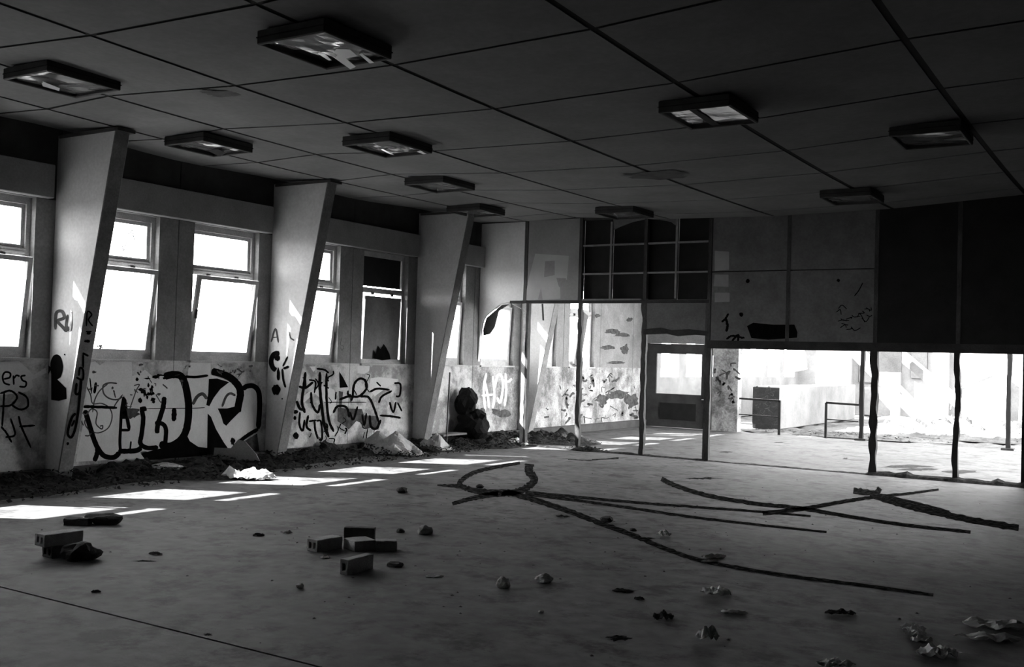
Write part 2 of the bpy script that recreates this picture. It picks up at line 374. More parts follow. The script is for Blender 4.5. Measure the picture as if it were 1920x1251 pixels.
# tapering columns
clab = {-2: 'tapered concrete column behind the camera position by the window wall', -1: 'tapered concrete column left of the photographed windows', 0: 'leaning tapered concrete column nearest on the left, with spray letters down its edge',
        1: 'second leaning tapered column with black tags, between the two window pairs', 2: 'third leaning tapered column, dark, with one thin streak of sun', 3: 'bright leaning column seen beyond the broken partition'}
cols = {}
for k in range(-2, 4):
    y = FY+k*BAY; g = .767/3.72
    e = empty('column', (-10.6, y, 0), label=clab[k], cat='column', group='tapered columns along the window wall'); cols[k] = e
    zt = cz(-9.8, y)-.005 if k < 3 else 4.09
    nx = lambda z: -10.544+(z-.18)*g
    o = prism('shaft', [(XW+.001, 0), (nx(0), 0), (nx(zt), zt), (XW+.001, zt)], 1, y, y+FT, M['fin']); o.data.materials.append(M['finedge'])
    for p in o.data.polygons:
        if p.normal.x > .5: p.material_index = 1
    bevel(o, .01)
    o.parent = e; o.location = Vector((10.6, -y, 0))
    o = box('cap_plate', XW+.05, -9.70, y-.02, y+FT+.02, zt-.045, zt-.008, M['dark'], e); o.location = (10.6, -y, 0)

# ------------------------------------------------------------------ end partition (stud wall with boards)
we = empty('wall_end', kind='structure', label='stripped stud partition across the end of the hall')
A, B = YE, YE+.07
pol = [(-10.80, 4.08), (-9.84, 4.08), (-9.84, 2.64), (-10.1, 2.62), (-10.33, 2.58), (-10.52, 2.46), (-10.66, 2.36), (-10.72, 2.27), (-10.75, 2.15), (-10.77, 1.95), (-10.78, 1.7), (-10.80, 1.5)]
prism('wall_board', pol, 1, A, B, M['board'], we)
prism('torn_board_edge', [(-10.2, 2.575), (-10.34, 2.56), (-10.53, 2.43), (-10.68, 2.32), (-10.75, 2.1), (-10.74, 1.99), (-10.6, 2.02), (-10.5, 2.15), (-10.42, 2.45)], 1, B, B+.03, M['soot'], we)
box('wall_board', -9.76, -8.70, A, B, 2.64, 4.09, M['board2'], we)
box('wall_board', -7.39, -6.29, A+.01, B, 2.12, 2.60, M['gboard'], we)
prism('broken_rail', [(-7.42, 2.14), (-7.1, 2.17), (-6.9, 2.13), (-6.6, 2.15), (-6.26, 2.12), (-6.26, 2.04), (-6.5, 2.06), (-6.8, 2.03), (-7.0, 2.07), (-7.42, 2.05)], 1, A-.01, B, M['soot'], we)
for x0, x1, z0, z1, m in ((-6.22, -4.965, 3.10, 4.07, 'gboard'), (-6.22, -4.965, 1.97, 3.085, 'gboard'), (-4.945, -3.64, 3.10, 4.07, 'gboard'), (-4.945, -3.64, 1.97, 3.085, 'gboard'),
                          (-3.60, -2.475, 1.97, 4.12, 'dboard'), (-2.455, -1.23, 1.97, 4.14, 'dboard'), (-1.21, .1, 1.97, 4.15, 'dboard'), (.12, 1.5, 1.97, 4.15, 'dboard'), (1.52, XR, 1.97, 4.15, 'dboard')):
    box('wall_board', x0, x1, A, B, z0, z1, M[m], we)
box('wall_board', -1.62, XR, A, B, 0, 1.95, M['dboard'], we)  # invented solid panel, added to blacken the right edge of the view
box('light_stop_board', -6.24, XR, B+.004, B+.014, 1.97, 4.15, M['black'], we)  # added behind the board seams only to stop light leaking through
bar('header_beam', (-6.26, A+.02, 1.905), (XR, A+.02, 1.93), .12, .13, M['soot'], we)
box('header_beam', -10.12, -6.26, A-.01, B, 2.585, 2.635, M['soot'], we)
box('top_rail', -10.8, XR, A+.02, B, 4.05, 4.45, M['soot'], we)  # hidden upper part raised to keep sun from leaking over the partition
for x in (-9.8, -8.675, -7.42, -6.26, -4.955, -3.62, -2.465, -1.22, .11, 1.51):
    box('stud', x-.03, x+.03, A-.004, B+.02, 1.9 if x > -6.3 else 2.6, 4.1, M['wood'] if x != -8.675 else M['dark'], we)
ragged('stud', -9.80, A+.04, .075, .07, 0, 2.6, M['pwood'], we, 1, .02, 30)  # chipped timber, made paler to suggest sunlight on its lower part
ragged('stud_flange', -9.745, A+.05, .05, .09, 0, 2.6, M['wood'], we, 5, .012, 30)
ragged('stud', -8.66, A+.04, .08, .07, 0, 2.6, M['wood'], we, 2, .03, 40)
ragged('stud', -7.42, A+.04, .085, .07, 0, 2.6, M['wood'], we, 3, .03, 40)
ragged('stud', -6.265, A+.04, .105, .07, 0, 2.6, M['wood'], we, 4, .01, 20)
ragged('stud', -3.625, A+.04, .10, .07, 0, 1.95, M['soot'], we, 5, .03, 40)
ragged('stud', -2.47, A+.04, .075, .07, 0, 1.95, M['soot'], we, 6, .025, 40)
# loose slats hanging in the opening
bar('splinter', (-10.06, A-.02, 2.575), (-9.75, A-.03, 2.44), .012, .012, M['pwood'], we)
bar('hanging_slat', (-9.47, B, 2.58), (-9.44, B, 2.28), .03, .02, M['soot'], we)
# gridded upper opening
for a, x in enumerate((-8.66, -8.08, -7.42, -6.86, -6.27)):
    if a in (1, 3): box('grid_bar', x-.018, x+.018, A, A+.06, 2.66, 4.0, M['grid'], we)
for z in (3.10, 3.60):
    for x0, x1 in ((-8.63, -8.1), (-8.06, -7.46), (-7.38, -6.88), (-6.84, -6.3)): box('grid_bar', x0, x1, A+.004, A+.055, z-.014, z+.014, M['grid'] if x0 < -7.4 else M['beam'], we)
box('grid_sill', -8.62, -7.5, A-.012, A+.05, 2.632, 2.66, M['grid'], we)
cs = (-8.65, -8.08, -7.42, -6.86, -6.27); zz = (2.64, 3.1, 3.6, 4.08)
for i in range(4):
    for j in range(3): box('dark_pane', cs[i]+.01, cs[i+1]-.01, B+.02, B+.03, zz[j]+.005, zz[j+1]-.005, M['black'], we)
arch = [(-8.06, 4.08), (-8.06, 3.86), (-7.9, 3.92), (-7.7, 3.98), (-7.45, 4.02), (-7.2, 4.0), (-6.98, 3.95), (-6.9, 3.89), (-6.87, 3.93), (-6.87, 4.08)]
prism('torn_board_strip', arch, 1, A+.02, A+.05, M['gboard'], we)
# rubble threshold under the partition
def berm(name, x0, x1, y, w, h, m, parent, seed, n=160):
    vs, fs = [], []
    for i in range(n+1):
        x = x0+(x1-x0)*i/n; q = h(x)*(.55+.9*abs(noise.noise(Vector((x*6, seed, 0))))+.5*abs(noise.noise(Vector((x*21, seed, 3)))))
        o = .05*noise.noise(Vector((x*3, seed, 7)))
        for yy, zq in ((-w, 0), (-w*.5, .6), (0, 1), (w*.5, .7), (w, 0)): vs.append((x, y+yy*(1+.5*noise.noise(Vector((x*8, yy*9, seed))))+o, q*zq-(.01 if zq == 0 else 0)))
        if i:
            for k in range(4): a = (i-1)*5+k; fs.append((a, a+1, a+6, a+5))
    return py(name, vs, fs, m, parent)
berm('broken_threshold', -10.8, 3, YE+.03, .09, lambda x: .035 if x < -6.3 else (.02 if x < -3.7 else .09), M['dirt'], we, 3)
# paint on the boards
PE = lambda: Paint((0, A, 0), (0, -1, 0))
PE().fill([(1003, 476), (1066, 480), (1063, 525), (1050, 528), (1050, 560), (1018, 563), (1015, 540), (1008, 563), (985, 563), (990, 530)], .8).done('faded_poster_patch', M['patch'], we)
p = PE(); p.k = 9; p.fill([(1022, 490), (1040, 489), (1040, 516), (1020, 520)]).fill([(1043, 521), (1062, 522), (1060, 540), (1048, 538)]).done('faded_patch_mark', M['board2'], we)
p = PE(); p.fill([(1340, 470), (1367, 472), (1367, 506), (1340, 508)]).fill([(1340, 515), (1366, 515), (1366, 538), (1338, 537)]).fill([(1340, 549), (1368, 549), (1368, 566), (1340, 567)]); p.done('faded_patches', M['palep'], we)
p = PE(); p.fill([(1400, 612), (1412, 606), (1450, 609), (1490, 608), (1496, 622), (1494, 634), (1440, 637), (1408, 634)], 1)
p.stroke([(1366, 588), (1360, 598), (1353, 604)], 4, .3).stroke([(1361, 598), (1364, 610), (1362, 622)], 5, .3).blob(1390, 590, 4, 4).blob(1402, 527, 3.5, 4).blob(1572, 526, 3, 3)
p.stroke([(1362, 636), (1372, 630), (1384, 632), (1396, 634)], 4, .4).stroke([(1372, 640), (1384, 628), (1383, 645)], 4, .4)
for q in range(16):
    u, v = random.uniform(1568, 1625), random.uniform(575, 622)
    p.stroke([(u, v), (u+random.uniform(4, 12), v+random.uniform(-8, 8)), (u+random.uniform(8, 20), v+random.uniform(-6, 10))], 1.6)
p.stroke([(1618, 530), (1610, 545), (1602, 555)], 2); p.done('board_graffiti', M['paint'], we)

# ------------------------------------------------------------------ unseen closing walls of the hall
tag(box('wall_right', XR, XR+.2, YB-.2, YE+.1, -.2, 4.6, M['dark']), kind='structure', label='dark right wall of the hall')
tag(box('wall_back', -11.06, XR, YB-.2, YB, -.2, 4.6, M['dark']), kind='structure', label='dark back wall behind the viewer')

# ------------------------------------------------------------------ far room
wf = empty('wall_far', kind='structure', label='far wall of the second room with a doorway and pier')
box('pier', -9.0, -8.37, YF, YF+.25, 0, 4.1, M['mural'], wf)
box('wall_segment', -11.05, -9.17, YF, YF+.25, 2.05, 4.1, M['wall'], wf)
box('jamb', -11.05, -10.75, YF, YF+.25, 0, 2.05, M['dark'], wf)
ragged('post', -9.09, YF+.05, .1, .1, 0, 4.1, M['soot'], wf, 9, .01)
box('lintel', -8.37, 8, YF, YF+.3, 2.95, 3.3, M['wall'], wf)
dr = empty('door_1', kind='structure', label='dark door with a large glazed opening at the far left corner')
vs, fs = lattice((-10.74, -10.48, -9.3, -9.18), (YF+.05, YF+.1), (.01, .82, 1.8, 2.04), lambda i, j, k: not (i == 1 and k == 1))
py('leaf', vs, fs, M['dark'], dr)
box('pane', -10.49, -9.29, YF+.07, YF+.076, .81, 1.81, M['clear'], dr)
box('kick_panel', -10.36, -9.42, YF+.035, YF+.05, .2, .6, M['black'], dr)
bar('handle', (-9.26, YF, .72), (-9.12, YF, .72), .02, .02, M['stone'], dr); box('lock_plate', -9.27, -9.22, YF+.03, YF+.05, .62, .82, M['metal'], dr)
p = Paint((0, YF, 0), (0, -1, 0))
for q in range(22):
    u, v = random.uniform(1341, 1378), random.uniform(680, 762); p.stroke([(u, v), (u+random.uniform(-3, 9), v+random.uniform(-8, 8)), (u+random.uniform(-5, 12), v+random.uniform(-8, 10))], random.choice((1.5, 2.5, 4)))
p.done('pier_graffiti', M['greyp'], wf)
# guard rails and posts at the edge of the far room
def rail(x0, x1, lab, gate_post):
    e = empty('guard_rail', ((x0+x1)/2, YF+.05, 0), label=lab, cat='railing', group='low steel guard rails at the far edge')
    cx = (x0+x1)/2
    def P(o): o.parent = e; o.location = (-cx, -YF-.05, 0)
    P(bar('top_rail', (x0, YF+.05, .79), (x1, YF+.05, .775), .05, .045, M['metal'])); P(bar('mid_rail', (x0, YF+.05, .42), (x1, YF+.05, .405), .03, .025, M['metal']))
    for x in gate_post: P(bar('post', (x, YF+.05, 0), (x, YF+.05, .79), .05, .05, M['metal']))
rail(-8.34, -7.38, 'low steel guard rail in front of the concrete block', (-7.38,))
rail(-6.32, -5.61, 'low steel guard rail beside the thin post', (-6.32,))
for x, lab in ((-5.55, 'thin rusted post at the end of the right guard rail'), (-2.62, 'thin rusted post at the far right edge of the opening')):
    e = empty('steel_post', (x, YF+.05, 0), label=lab, cat='post')
    o = ragged('shaft', x, YF+.05, .085, .08, 0, 2.95, M['black'], None, x, .014, 40); o.parent = e; o.location = (-x, -YF-.05, 0)
    o = bevel(box('foot_plate', x-.12, x+.12, YF-.05, YF+.15, 0, .04, M['soot'], e)); o.location = (-x, -YF-.05, 0)

# ------------------------------------------------------------------ outdoors: ground, ruin beyond, low block, beams
gd = empty('ground', kind='structure', label='bright ground outside')
def groundmesh(name, x0, x1, y0, y1, n, m, amp, seed, z=-.1):
    vs, fs = [], []
    for i in range(n+1):
        for j in range(n+1):
            x = x0+(x1-x0)*i/n; y = y0+(y1-y0)*j/n
            vs.append((x, y, z+amp*noise.fractal(Vector((x*1.3, y*1.3, seed)), 1, 2, 4)))
            if i and j: a = (i-1)*(n+1)+j-1; fs.append((a, a+n+1, a+n+2, a+1))
    return py(name, vs, fs, m, gd)
groundmesh('yard_ground', -60, -11.1, -30, 80, 20, M['yard'], .1, 2, -.4)
groundmesh('rubble_ground', -11.0, 14, YF+.1, 48, 110, M['ground'], .09, 5, -.03)
groundmesh('yard_ground', 3.3, 60, -30, YF+.1, 12, M['ground'], .1, 6, -.5)
rw = empty('wall_ruin', kind='structure', label='bright ruined walls beyond the far room')
vs, fs = lattice((-11.05, -10.8), [YF+.3]+sum([[YF+1+1.7*k, YF+2.2+1.7*k] for k in range(9)], [])+[40], (0, 1.2, 3.6), lambda i, j, k: k == 0 or j % 2 == 0)
py('window_wall', vs, fs, M['ruin'], rw)
box('back_wall', -10.8, 9, 36, 36.3, 0, 6.8, M['ruin'], rw)  # unseen upper part raised to block sky light reaching the hall floor
for x in (-9.2, -7.6, -6.1, -4.3, -2.2, 0, 2.2): box('pilaster', x, x+.3, 35.75, 36, 0, 3.6, M['ruin'], rw)
for x, z0, z1, w_ in ((-8.7, 1.1, 2.6, .7), (-7.0, 1.3, 2.6, .5), (-3.6, .8, 2.4, 1.0), (-1.4, .3, 1.9, 1.1)): box('shutter', x, x+w_, 35.9, 35.99, z0, z1, M['ruind'], rw)
box('pillar', -3.45, -3.1, 30.5, 30.85, 0, 3.3, M['ruin'], rw)
box('ledge', -3.1, 3, 29.6, 29.9, .0, .62, M['ruin'], rw)
box('graffiti_wall', -2.9, 3, 31.5, 31.7, 0, 1.75, M['ruin'], rw)
p = Paint((0, 31.5, 0), (0, -1, 0))
for s_ in ([(1788, 735), (1795, 722), (1820, 722), (1818, 768)], [(1798, 742), (1818, 738)], [(1820, 722), (1812, 768)], [(1828, 724), (1848, 722), (1842, 742), (1862, 746), (1856, 770)], [(1788, 735), (1782, 768)]): p.stroke(s_, 2)
p.done('wall_graffiti', M['palep'], rw)
box('loose_panel', -6.3, -5.7, 28, 28.06, 1.5, 2.5, M['ruind'], rw).rotation_euler = (0, 0, 0)
lb = empty('concrete_block_wall', (-8.3, 25, 0), label='low concrete wall block with a dark scribbled end beyond the left guard rail', cat='low wall')
o = bevel(box('block', -8.62, -7.95, 25, 32.5, .0, 1.06, M['ruin'], lb), .02); o.location = (8.3, -25, 0)
o = box('end_face_shade', -8.62, -7.95, 24.985, 25, .12, 1.03, M['ruind'], lb); o.location = (8.3, -25, 0)  # dark sheet paints the shade on the end of the block
o = box('dark_base', -8.5, -7.93, 24.97, 25, 0, .13, M['soot'], lb); o.location = (8.3, -25, 0)
p = Paint((0, 24.985, 0), (0, -1, 0))
for q in range(26):
    u, v = random.uniform(1412, 1450), random.uniform(724, 780); p.stroke([(u, v), (u+random.uniform(2, 8), v+random.uniform(-5, 5)), (u+random.uniform(4, 10), v+random.uniform(-4, 6))], 1.1)
g = p.done('block_graffiti', M['greyp'], lb); g.location = (8.3, -25, 0)
def tagobj(o, lab, cat, group=None): return tag(o, lab, cat, group)
tagobj(bar('fallen_beam', (-8.2, 30, 2.9), (-4.9, 28, .1), .28, .3, M['ruin']), 'pale fallen roof beam leaning diagonally beyond the right guard rail', 'beam')
tagobj(bar('fallen_beam', (-6.7, 29.2, 2.6), (-3.4, 27.5, .1), .22, .22, M['ruin']), 'pale fallen beam lying behind the thick partition post', 'beam')
tagobj(bar('fallen_plank', (-4.7, 29.6, 1.0), (-3.6, 30.3, 1.6), .12, .05, M['gboard']), 'dark plank slanting beside the ruin pillar', 'plank')
tagobj(bar('hanging_panel', (-8.35, 27.9, 1.45), (-8.62, 28.1, 2.7), .5, .04, M['gboard'], up=(0, 1, 0)), 'grey panel hanging askew above the low block', 'panel')
# rubble strip along the far edge
def rubble(name, cx, cy, rx, ry, h, m, seed, n=40, parent=None, chips=0, edge=1.0):
    vs, fs = [], []
    for i in range(n+1):
        for j in range(n+1):
            u, v = i/n*2-1, j/n*2-1; r = min(1, math.hypot(u, v)); q = (1-r**2)*edge
            x, y = cx+u*rx*(1 if r < 1 else 1/math.hypot(u, v)), cy+v*ry*(1 if r < 1 else 1/math.hypot(u, v))
            z = h*q*(.5+1.1*abs(noise.fractal(Vector((x*4, y*4, seed)), 1, 2, 5)))-.012*(q <= 0)
            vs.append((x, y, z))
            if i and j: a = (i-1)*(n+1)+j-1; fs.append((a, a+n+1, a+n+2, a+1))
    for _ in range(chips):
        t = random.random()*6.283; r = random.random()**.6; x, y = cx+rx*r*math.cos(t), cy+ry*r*math.sin(t)
        s = random.uniform(.012, .05); z = h*(1-r*r)*.65+.005; o = len(vs); an = random.random()*3
        for a in range(4):
            vs.append((x+s*math.cos(an+a*1.57)*(1 if a % 2 else .5), y+s*math.sin(an+a*1.57)*(1 if a % 2 else .5), z+random.uniform(0, .03)))
        vs.append((x, y, z+s*.5)); fs += [(o, o+1, o+4), (o+1, o+2, o+4), (o+2, o+3, o+4), (o+3, o, o+4)]
    return py(name, vs, fs, m, parent)
tag(rubble('rubble_heap', -3.2, 27, 3.6, 1.6, .45, M['ground'], 11, 60, chips=300), 'pale rubble heap in the bright ruin beyond', 'rubble', kind='stuff')
tag(rubble('rubble_heap', -6.2, 24.2, 2.4, .5, .1, M['ground'], 14, 50, chips=240), 'low rubble scatter behind the guard rails', 'rubble', kind='stuff')

# ------------------------------------------------------------------ graffiti on the window wall
PW = lambda tf=lambda u, v: (u, v): Paint((XW, 0, 0), (1, 0, 0), tf)
z2 = lambda u, v: (130+u/4.8, 640+v/4.8)
p = PW(z2); p.fill([(60, 1090), (150, 600), (150, 200), (230, 185), (270, 215), (330, 180), (560, 190), (565, 310), (640, 290), (680, 255), (760, 330), (860, 300), (1060, 330), (1075, 250), (1090, 192), (1275, 190), (1270, 300), (1460, 370), (1700, 420), (1700, 780), (1500, 950), (1450, 1060), (800, 1090), (500, 1060)], 1)
p.done('whitewash_patch', M['wash'], wl)
p = PW(z2); p.k = 4
p.stroke([(140, 620), (165, 700), (210, 850), (250, 950), (310, 1030), (400, 1045), (455, 1000)], 46, .08).stroke([(255, 940), (250, 1010), (225, 1080)], 44, .08)
p.stroke([(490, 500), (470, 620), (462, 760), (455, 900), (460, 990)], 28).stroke([(495, 510), (512, 640), (540, 800)], 34).stroke([(448, 800), (545, 800)], 26).fill([(490, 480), (465, 700), (530, 700)])
p.stroke([(440, 990), (520, 990), (600, 985), (650, 960)], 46, .1).stroke([(545, 990), (550, 950), (555, 900)], 16)
p.stroke([(650, 610), (665, 700), (650, 840), (640, 920), (700, 960), (800, 955)], 42, .05).blob(665, 610, 34, 24)
p.stroke([(690, 606), (900, 604), (1120, 602), (1220, 598)], 7)
p.stroke([(855, 500), (845, 590), (815, 690), (795, 760), (788, 830)], 44, .1).stroke([(770, 735), (840, 745), (870, 800), (862, 930)], 40, .05)
p.stroke([(945, 600), (940, 720)], 44, .2)
p.stroke([(850, 318), (940, 300), (1010, 320), (1050, 420), (1072, 560), (1070, 700), (1045, 820), (990, 900), (900, 945), (810, 925)], 66, .06).blob(920, 300, 55, 25, .3)
p.stroke([(1040, 318), (1140, 322), (1250, 308)], 24, .1)
p.fill([(1255, 340), (1330, 335), (1440, 368), (1360, 430), (1300, 510), (1260, 585), (1232, 575), (1250, 470)])
p.stroke([(1280, 270), (1360, 290), (1450, 330), (1520, 400), (1540, 470), (1525, 560), (1510, 640)], 66, .06)
p.fill([(1335, 605), (1420, 605), (1500, 585), (1550, 620), (1500, 670), (1450, 720), (1412, 762), (1385, 740), (1365, 670)])
p.fill([(1245, 650), (1275, 680), (1320, 790), (1390, 910), (1440, 980), (1480, 1065), (1500, 1110), (1100, 1120), (700, 1090), (640, 1010), (780, 975), (960, 930), (1050, 830), (1085, 900), (1160, 950), (1240, 960)])
p.stroke([(1560, 430), (1600, 405), (1660, 405), (1705, 460), (1712, 600), (1700, 790)], 46, .04).stroke([(1700, 790), (1600, 850), (1500, 930)], 34, .08).blob(1470, 900, 22, 34, .3)
for q in range(16): p.blob(random.uniform(620, 760), random.uniform(400, 560), random.uniform(8, 26), random.uniform(8, 22), .4, 9)
for q in range(8): p.blob(random.uniform(600, 900), random.uniform(300, 345), random.uniform(10, 34), random.uniform(6, 16), .4, 9)
p.stroke([(240, 370), (225, 470)], 26).stroke([(185, 330), (200, 470)], 12).stroke([(120, 590), (230, 590), (430, 600)], 26, .3)
p.done('black_graffiti_letters', M['paint'], wl)
p = PW(z2); p.k = 2
p.stroke([(430, 380), (360, 375), (305, 400), (310, 470), (360, 515), (430, 525), (480, 500)], 14).stroke([(350, 380), (270, 450), (225, 540), (210, 640)], 12)
p.stroke([(150, 400), (190, 480), (210, 560), (290, 560), (360, 600), (385, 680), (350, 780), (260, 825), (180, 800), (140, 740), (150, 680)], 11)
p.stroke([(110, 640), (150, 660), (200, 610), (250, 640), (240, 740), (290, 790), (300, 760), (275, 765)], 12).stroke([(480, 480), (420, 560), (400, 600)], 12).stroke([(140, 850), (175, 850), (200, 825)], 12)
p.stroke([(540, 620), (600, 450), (630, 390), (580, 400)], 10).blob(560, 640, 70, 50, .3).stroke([(1110, 570), (1150, 500), (1200, 475), (1240, 520)], 30).stroke([(1375, 590), (1410, 500), (1450, 470), (1495, 490)], 22)
p.stroke([(640, 1000), (700, 1000), (730, 1040)], 12).stroke([(100, 710), (130, 760)], 10)
p.fill([(1500, 945), (1690, 830), (1720, 1060), (1540, 1100)]); _r = random.Random(6)
for q in range(44):
    u, v = (_r.uniform(160, 1080), _r.uniform(210, 560)) if q % 3 else (_r.uniform(1300, 1640), _r.uniform(200, 300))
    if q % 2: p.blob(u, v, _r.uniform(4, 22), _r.uniform(4, 14), .5, 9)
    else: p.stroke([(u, v), (u+_r.uniform(-30, 30), v+_r.uniform(-30, 30)), (u+_r.uniform(-50, 50), v+_r.uniform(-10, 60))], _r.choice((5, 8, 12)), .3)
p.done('thin_grey_scrawl', M['greyp'], wl)
# second bay
z3 = lambda u, v: (500+u/4.81, 600+v/4.81)
p = PW(z3); p.fill([(285, 725), (380, 650), (480, 600), (540, 605), (610, 630), (632, 720), (620, 800), (570, 870), (545, 760), (430, 660), (340, 745)]).fill([(390, 420), (440, 420), (440, 450), (420, 470)]).fill([(300, 480), (330, 520), (300, 560)])
p.fill([(820, 415), (930, 415), (925, 460), (880, 490), (820, 480)]).fill([(930, 540), (1000, 510), (1200, 545), (1190, 570), (1100, 580), (980, 680), (940, 620)], 3).done('whitewash_patch', M['wash'], wl)
p = PW(z3); p.k = 4
for s_, w_ in (([(350, 470), (335, 600), (318, 740), (345, 840)], 26), ([(290, 600), (350, 612), (420, 560)], 24), ([(400, 650), (410, 760), (460, 835), (482, 760)], 22), ([(480, 470), (482, 640), (500, 800), (520, 950), (560, 1060)], 28),
               ([(540, 480), (540, 700), (560, 900), (605, 1010)], 24), ([(450, 440), (520, 450), (560, 480)], 18), ([(550, 520), (600, 490), (600, 460)], 14), ([(655, 720), (740, 690), (830, 690), (900, 620), (890, 550), (840, 530), (790, 580), (775, 690), (760, 730)], 22),
               ([(840, 690), (920, 700), (970, 800), (1010, 920)], 22), ([(930, 650), (1000, 620), (1110, 632)], 20), ([(1010, 750), (1040, 690), (1130, 640)], 20), ([(1150, 570), (1205, 580), (1200, 680), (1165, 690)], 18), ([(1110, 740), (1125, 800), (1145, 830), (1165, 740)], 18), ([(1180, 745), (1220, 825)], 16),
               ([(1020, 862), (1130, 870), (1210, 885)], 20), ([(990, 560), (1030, 600)], 14), ([(520, 742), (700, 742), (900, 742)], 7), ([(300, 830), (295, 940), (325, 1000), (342, 900)], 20), ([(375, 860), (360, 960), (400, 1000)], 22),
               ([(380, 915), (450, 905)], 18), ([(430, 910), (440, 1000), (465, 1075)], 20), ([(450, 910), (490, 920), (500, 1070), (470, 1080)], 18), ([(600, 840), (640, 780), (720, 790), (745, 880)], 22), ([(270, 730), (300, 800), (350, 810)], 26),
               ([(750, 830), (780, 900), (820, 780)], 20), ([(860, 850), (880, 950), (900, 840)], 18), ([(930, 860), (940, 960), (990, 980), (1030, 900)], 24), ([(560, 1070), (610, 1075), (605, 1110)], 12), ([(430, 660), (440, 560), (380, 540)], 16)): p.stroke(s_, w_, .12)
_r = random.Random(5)
for q in range(26):
    u, v = _r.uniform(290, 1000), _r.uniform(850, 1060) if q % 2 else _r.uniform(480, 700)
    p.stroke([(u, v), (u+_r.uniform(-20, 30), v+_r.uniform(10, 60)), (u+_r.uniform(-30, 50), v+_r.uniform(30, 110))], _r.choice((7, 10, 14)), .2)
p.fill([(655, 465), (690, 520), (735, 608), (660, 612)]).blob(262, 830, 22, 18).blob(265, 1045, 26, 30).blob(255, 885, 14, 20)
p.done('graffiti_tags', M['paint'], wl)
p = PW(z3); p.k = 2; p.fill([(640, 790), (720, 800), (850, 790), (870, 850), (1010, 880), (1030, 950), (1000, 985), (940, 960), (900, 1000), (840, 930), (800, 900), (740, 980), (690, 950), (640, 900)], 3)
p.fill([(660, 910), (690, 650), (650, 640)]).stroke([(680, 150), (665, 220), (695, 240), (680, 275), (665, 250)], 3); p.done('smeared_paint', M['greyp'], wl)
# first bay on the left edge: letters "ers" and scrawl
p = PW(); p.fill([(0, 680), (35, 676), (52, 690), (62, 704), (85, 690), (88, 700), (60, 712), (62, 725), (50, 735), (0, 742)], 1).done('whitewash_patch', M['wash'], wl)
p = PW(); p.k = 4
p.stroke([(7, 711), (18, 708), (19, 700), (10, 698), (5, 706), (8, 718), (19, 722)], 3.6).stroke([(25, 704), (26, 722)], 3.6).stroke([(26, 710), (31, 704), (37, 706)], 3.4).stroke([(48, 704), (40, 706), (42, 713), (49, 717), (47, 725), (36, 725)], 3.6)
for s_ in ([(0, 738), (20, 733), (32, 745), (20, 760), (0, 762)], [(8, 735), (6, 770), (4, 800)], [(34, 735), (50, 745), (52, 762), (38, 768), (22, 760)], [(35, 780), (40, 800), (58, 840)], [(20, 785), (28, 815), (10, 820)], [(36, 800), (66, 798)], [(2, 800), (12, 812), (22, 830)]): p.stroke(s_, 4, .2)
p.done('graffiti_letters', M['paint'], wl)
# beyond the partition
p = PW(); 
for s_ in ([(912, 700), (907, 730), (910, 770)], [(909, 715), (915, 745), (917, 765)], [(903, 742), (925, 740)], [(924, 705), (927, 740), (924, 766)], [(927, 730), (933, 705), (940, 705), (943, 725), (938, 755), (932, 745)], [(948, 700), (949, 735), (946, 762)], [(940, 712), (952, 716), (960, 710)]): p.stroke(s_, 4.5, .1)
p.done('white_spray_letters', M['whitep'], wl)
p = PW()
for q in range(60):
    u, v = random.uniform(1020, 1200), random.uniform(700, 785)
    if 1020 < u < 1045 and v < 760: continue
    p.stroke([(u, v), (u+random.uniform(-8, 8), v+random.uniform(-6, 6)), (u+random.uniform(-10, 10), v+random.uniform(-4, 12))], random.choice((1.2, 2, 3.5)), .3)
for q in ((1150, 622, 14, 5), (1165, 628, 16, 4), (1140, 652, 12, 4), (1172, 655, 8, 9), (1155, 680, 16, 3), (1180, 600, 6, 4), (1160, 740, 22, 8), (1185, 752, 14, 14), (1130, 748, 10, 10), (1120, 592, 5, 4), (930, 772, 9, 6), (945, 776, 12, 7), (905, 770, 5, 5)): p.blob(*q, .35)
p.done('far_graffiti', M['greyp'], wl)
# paint on the columns
def side(k): return Vector((0, FY+k*BAY, 0))
e = cols[0]; p = Paint(side(0)-Vector((0, .002, 0)), (0, -1, 0))
p.stroke([(104, 618), (105, 588), (116, 584), (120, 596), (108, 602), (118, 614), (124, 620), (127, 612)], 6).stroke([(127, 590), (124, 612), (132, 618), (134, 585)], 5)
o = p.done('spray_tag', M['greyp'], None); o.parent = e; o.location = (10.6, -FY, 0)
p = Paint(side(0)-Vector((0, .002, 0)), (0, -1, 0)); p.blob(106, 688, 12, 24, .03, 24).fill([(96, 700), (112, 716), (124, 728), (125, 748), (110, 752), (96, 750)]).fill([(97, 690), (84, 680), (78, 690), (90, 704)]).blob(121, 665, 1.5, 1.5)
o = p.done('black_paint_blot', M['paint'], None); o.parent = e; o.location = (10.6, -FY, 0)
g = .767/3.72; nn = Vector((1, 0, -g)).normalized()
p = Paint((-10.544, 0, .18), nn); p.p = p.p+nn*.004
for s_, w_ in (([(162, 612), (164, 585), (172, 590), (166, 600), (174, 612)], 3), ([(161, 622), (172, 622)], 3), ([(158, 640), (168, 640)], 4), ([(155, 662), (166, 668)], 4), ([(156, 664), (156, 690)], 4), ([(148, 705), (150, 690), (156, 695), (155, 712), (143, 708)], 4), ([(144, 718), (142, 738), (150, 735), (152, 712), (148, 760), (142, 800), (134, 820), (127, 812), (134, 785), (142, 775)], 5), ([(134, 800), (140, 788)], 4)): p.stroke(s_, w_)
p.blob(127, 832, 2.5, 3).blob(166, 625, 4, 3).blob(165, 640, 4, 3)
o = p.done('edge_letters', M['paint'], None); o.parent = e; o.location = (10.6, -FY, 0)
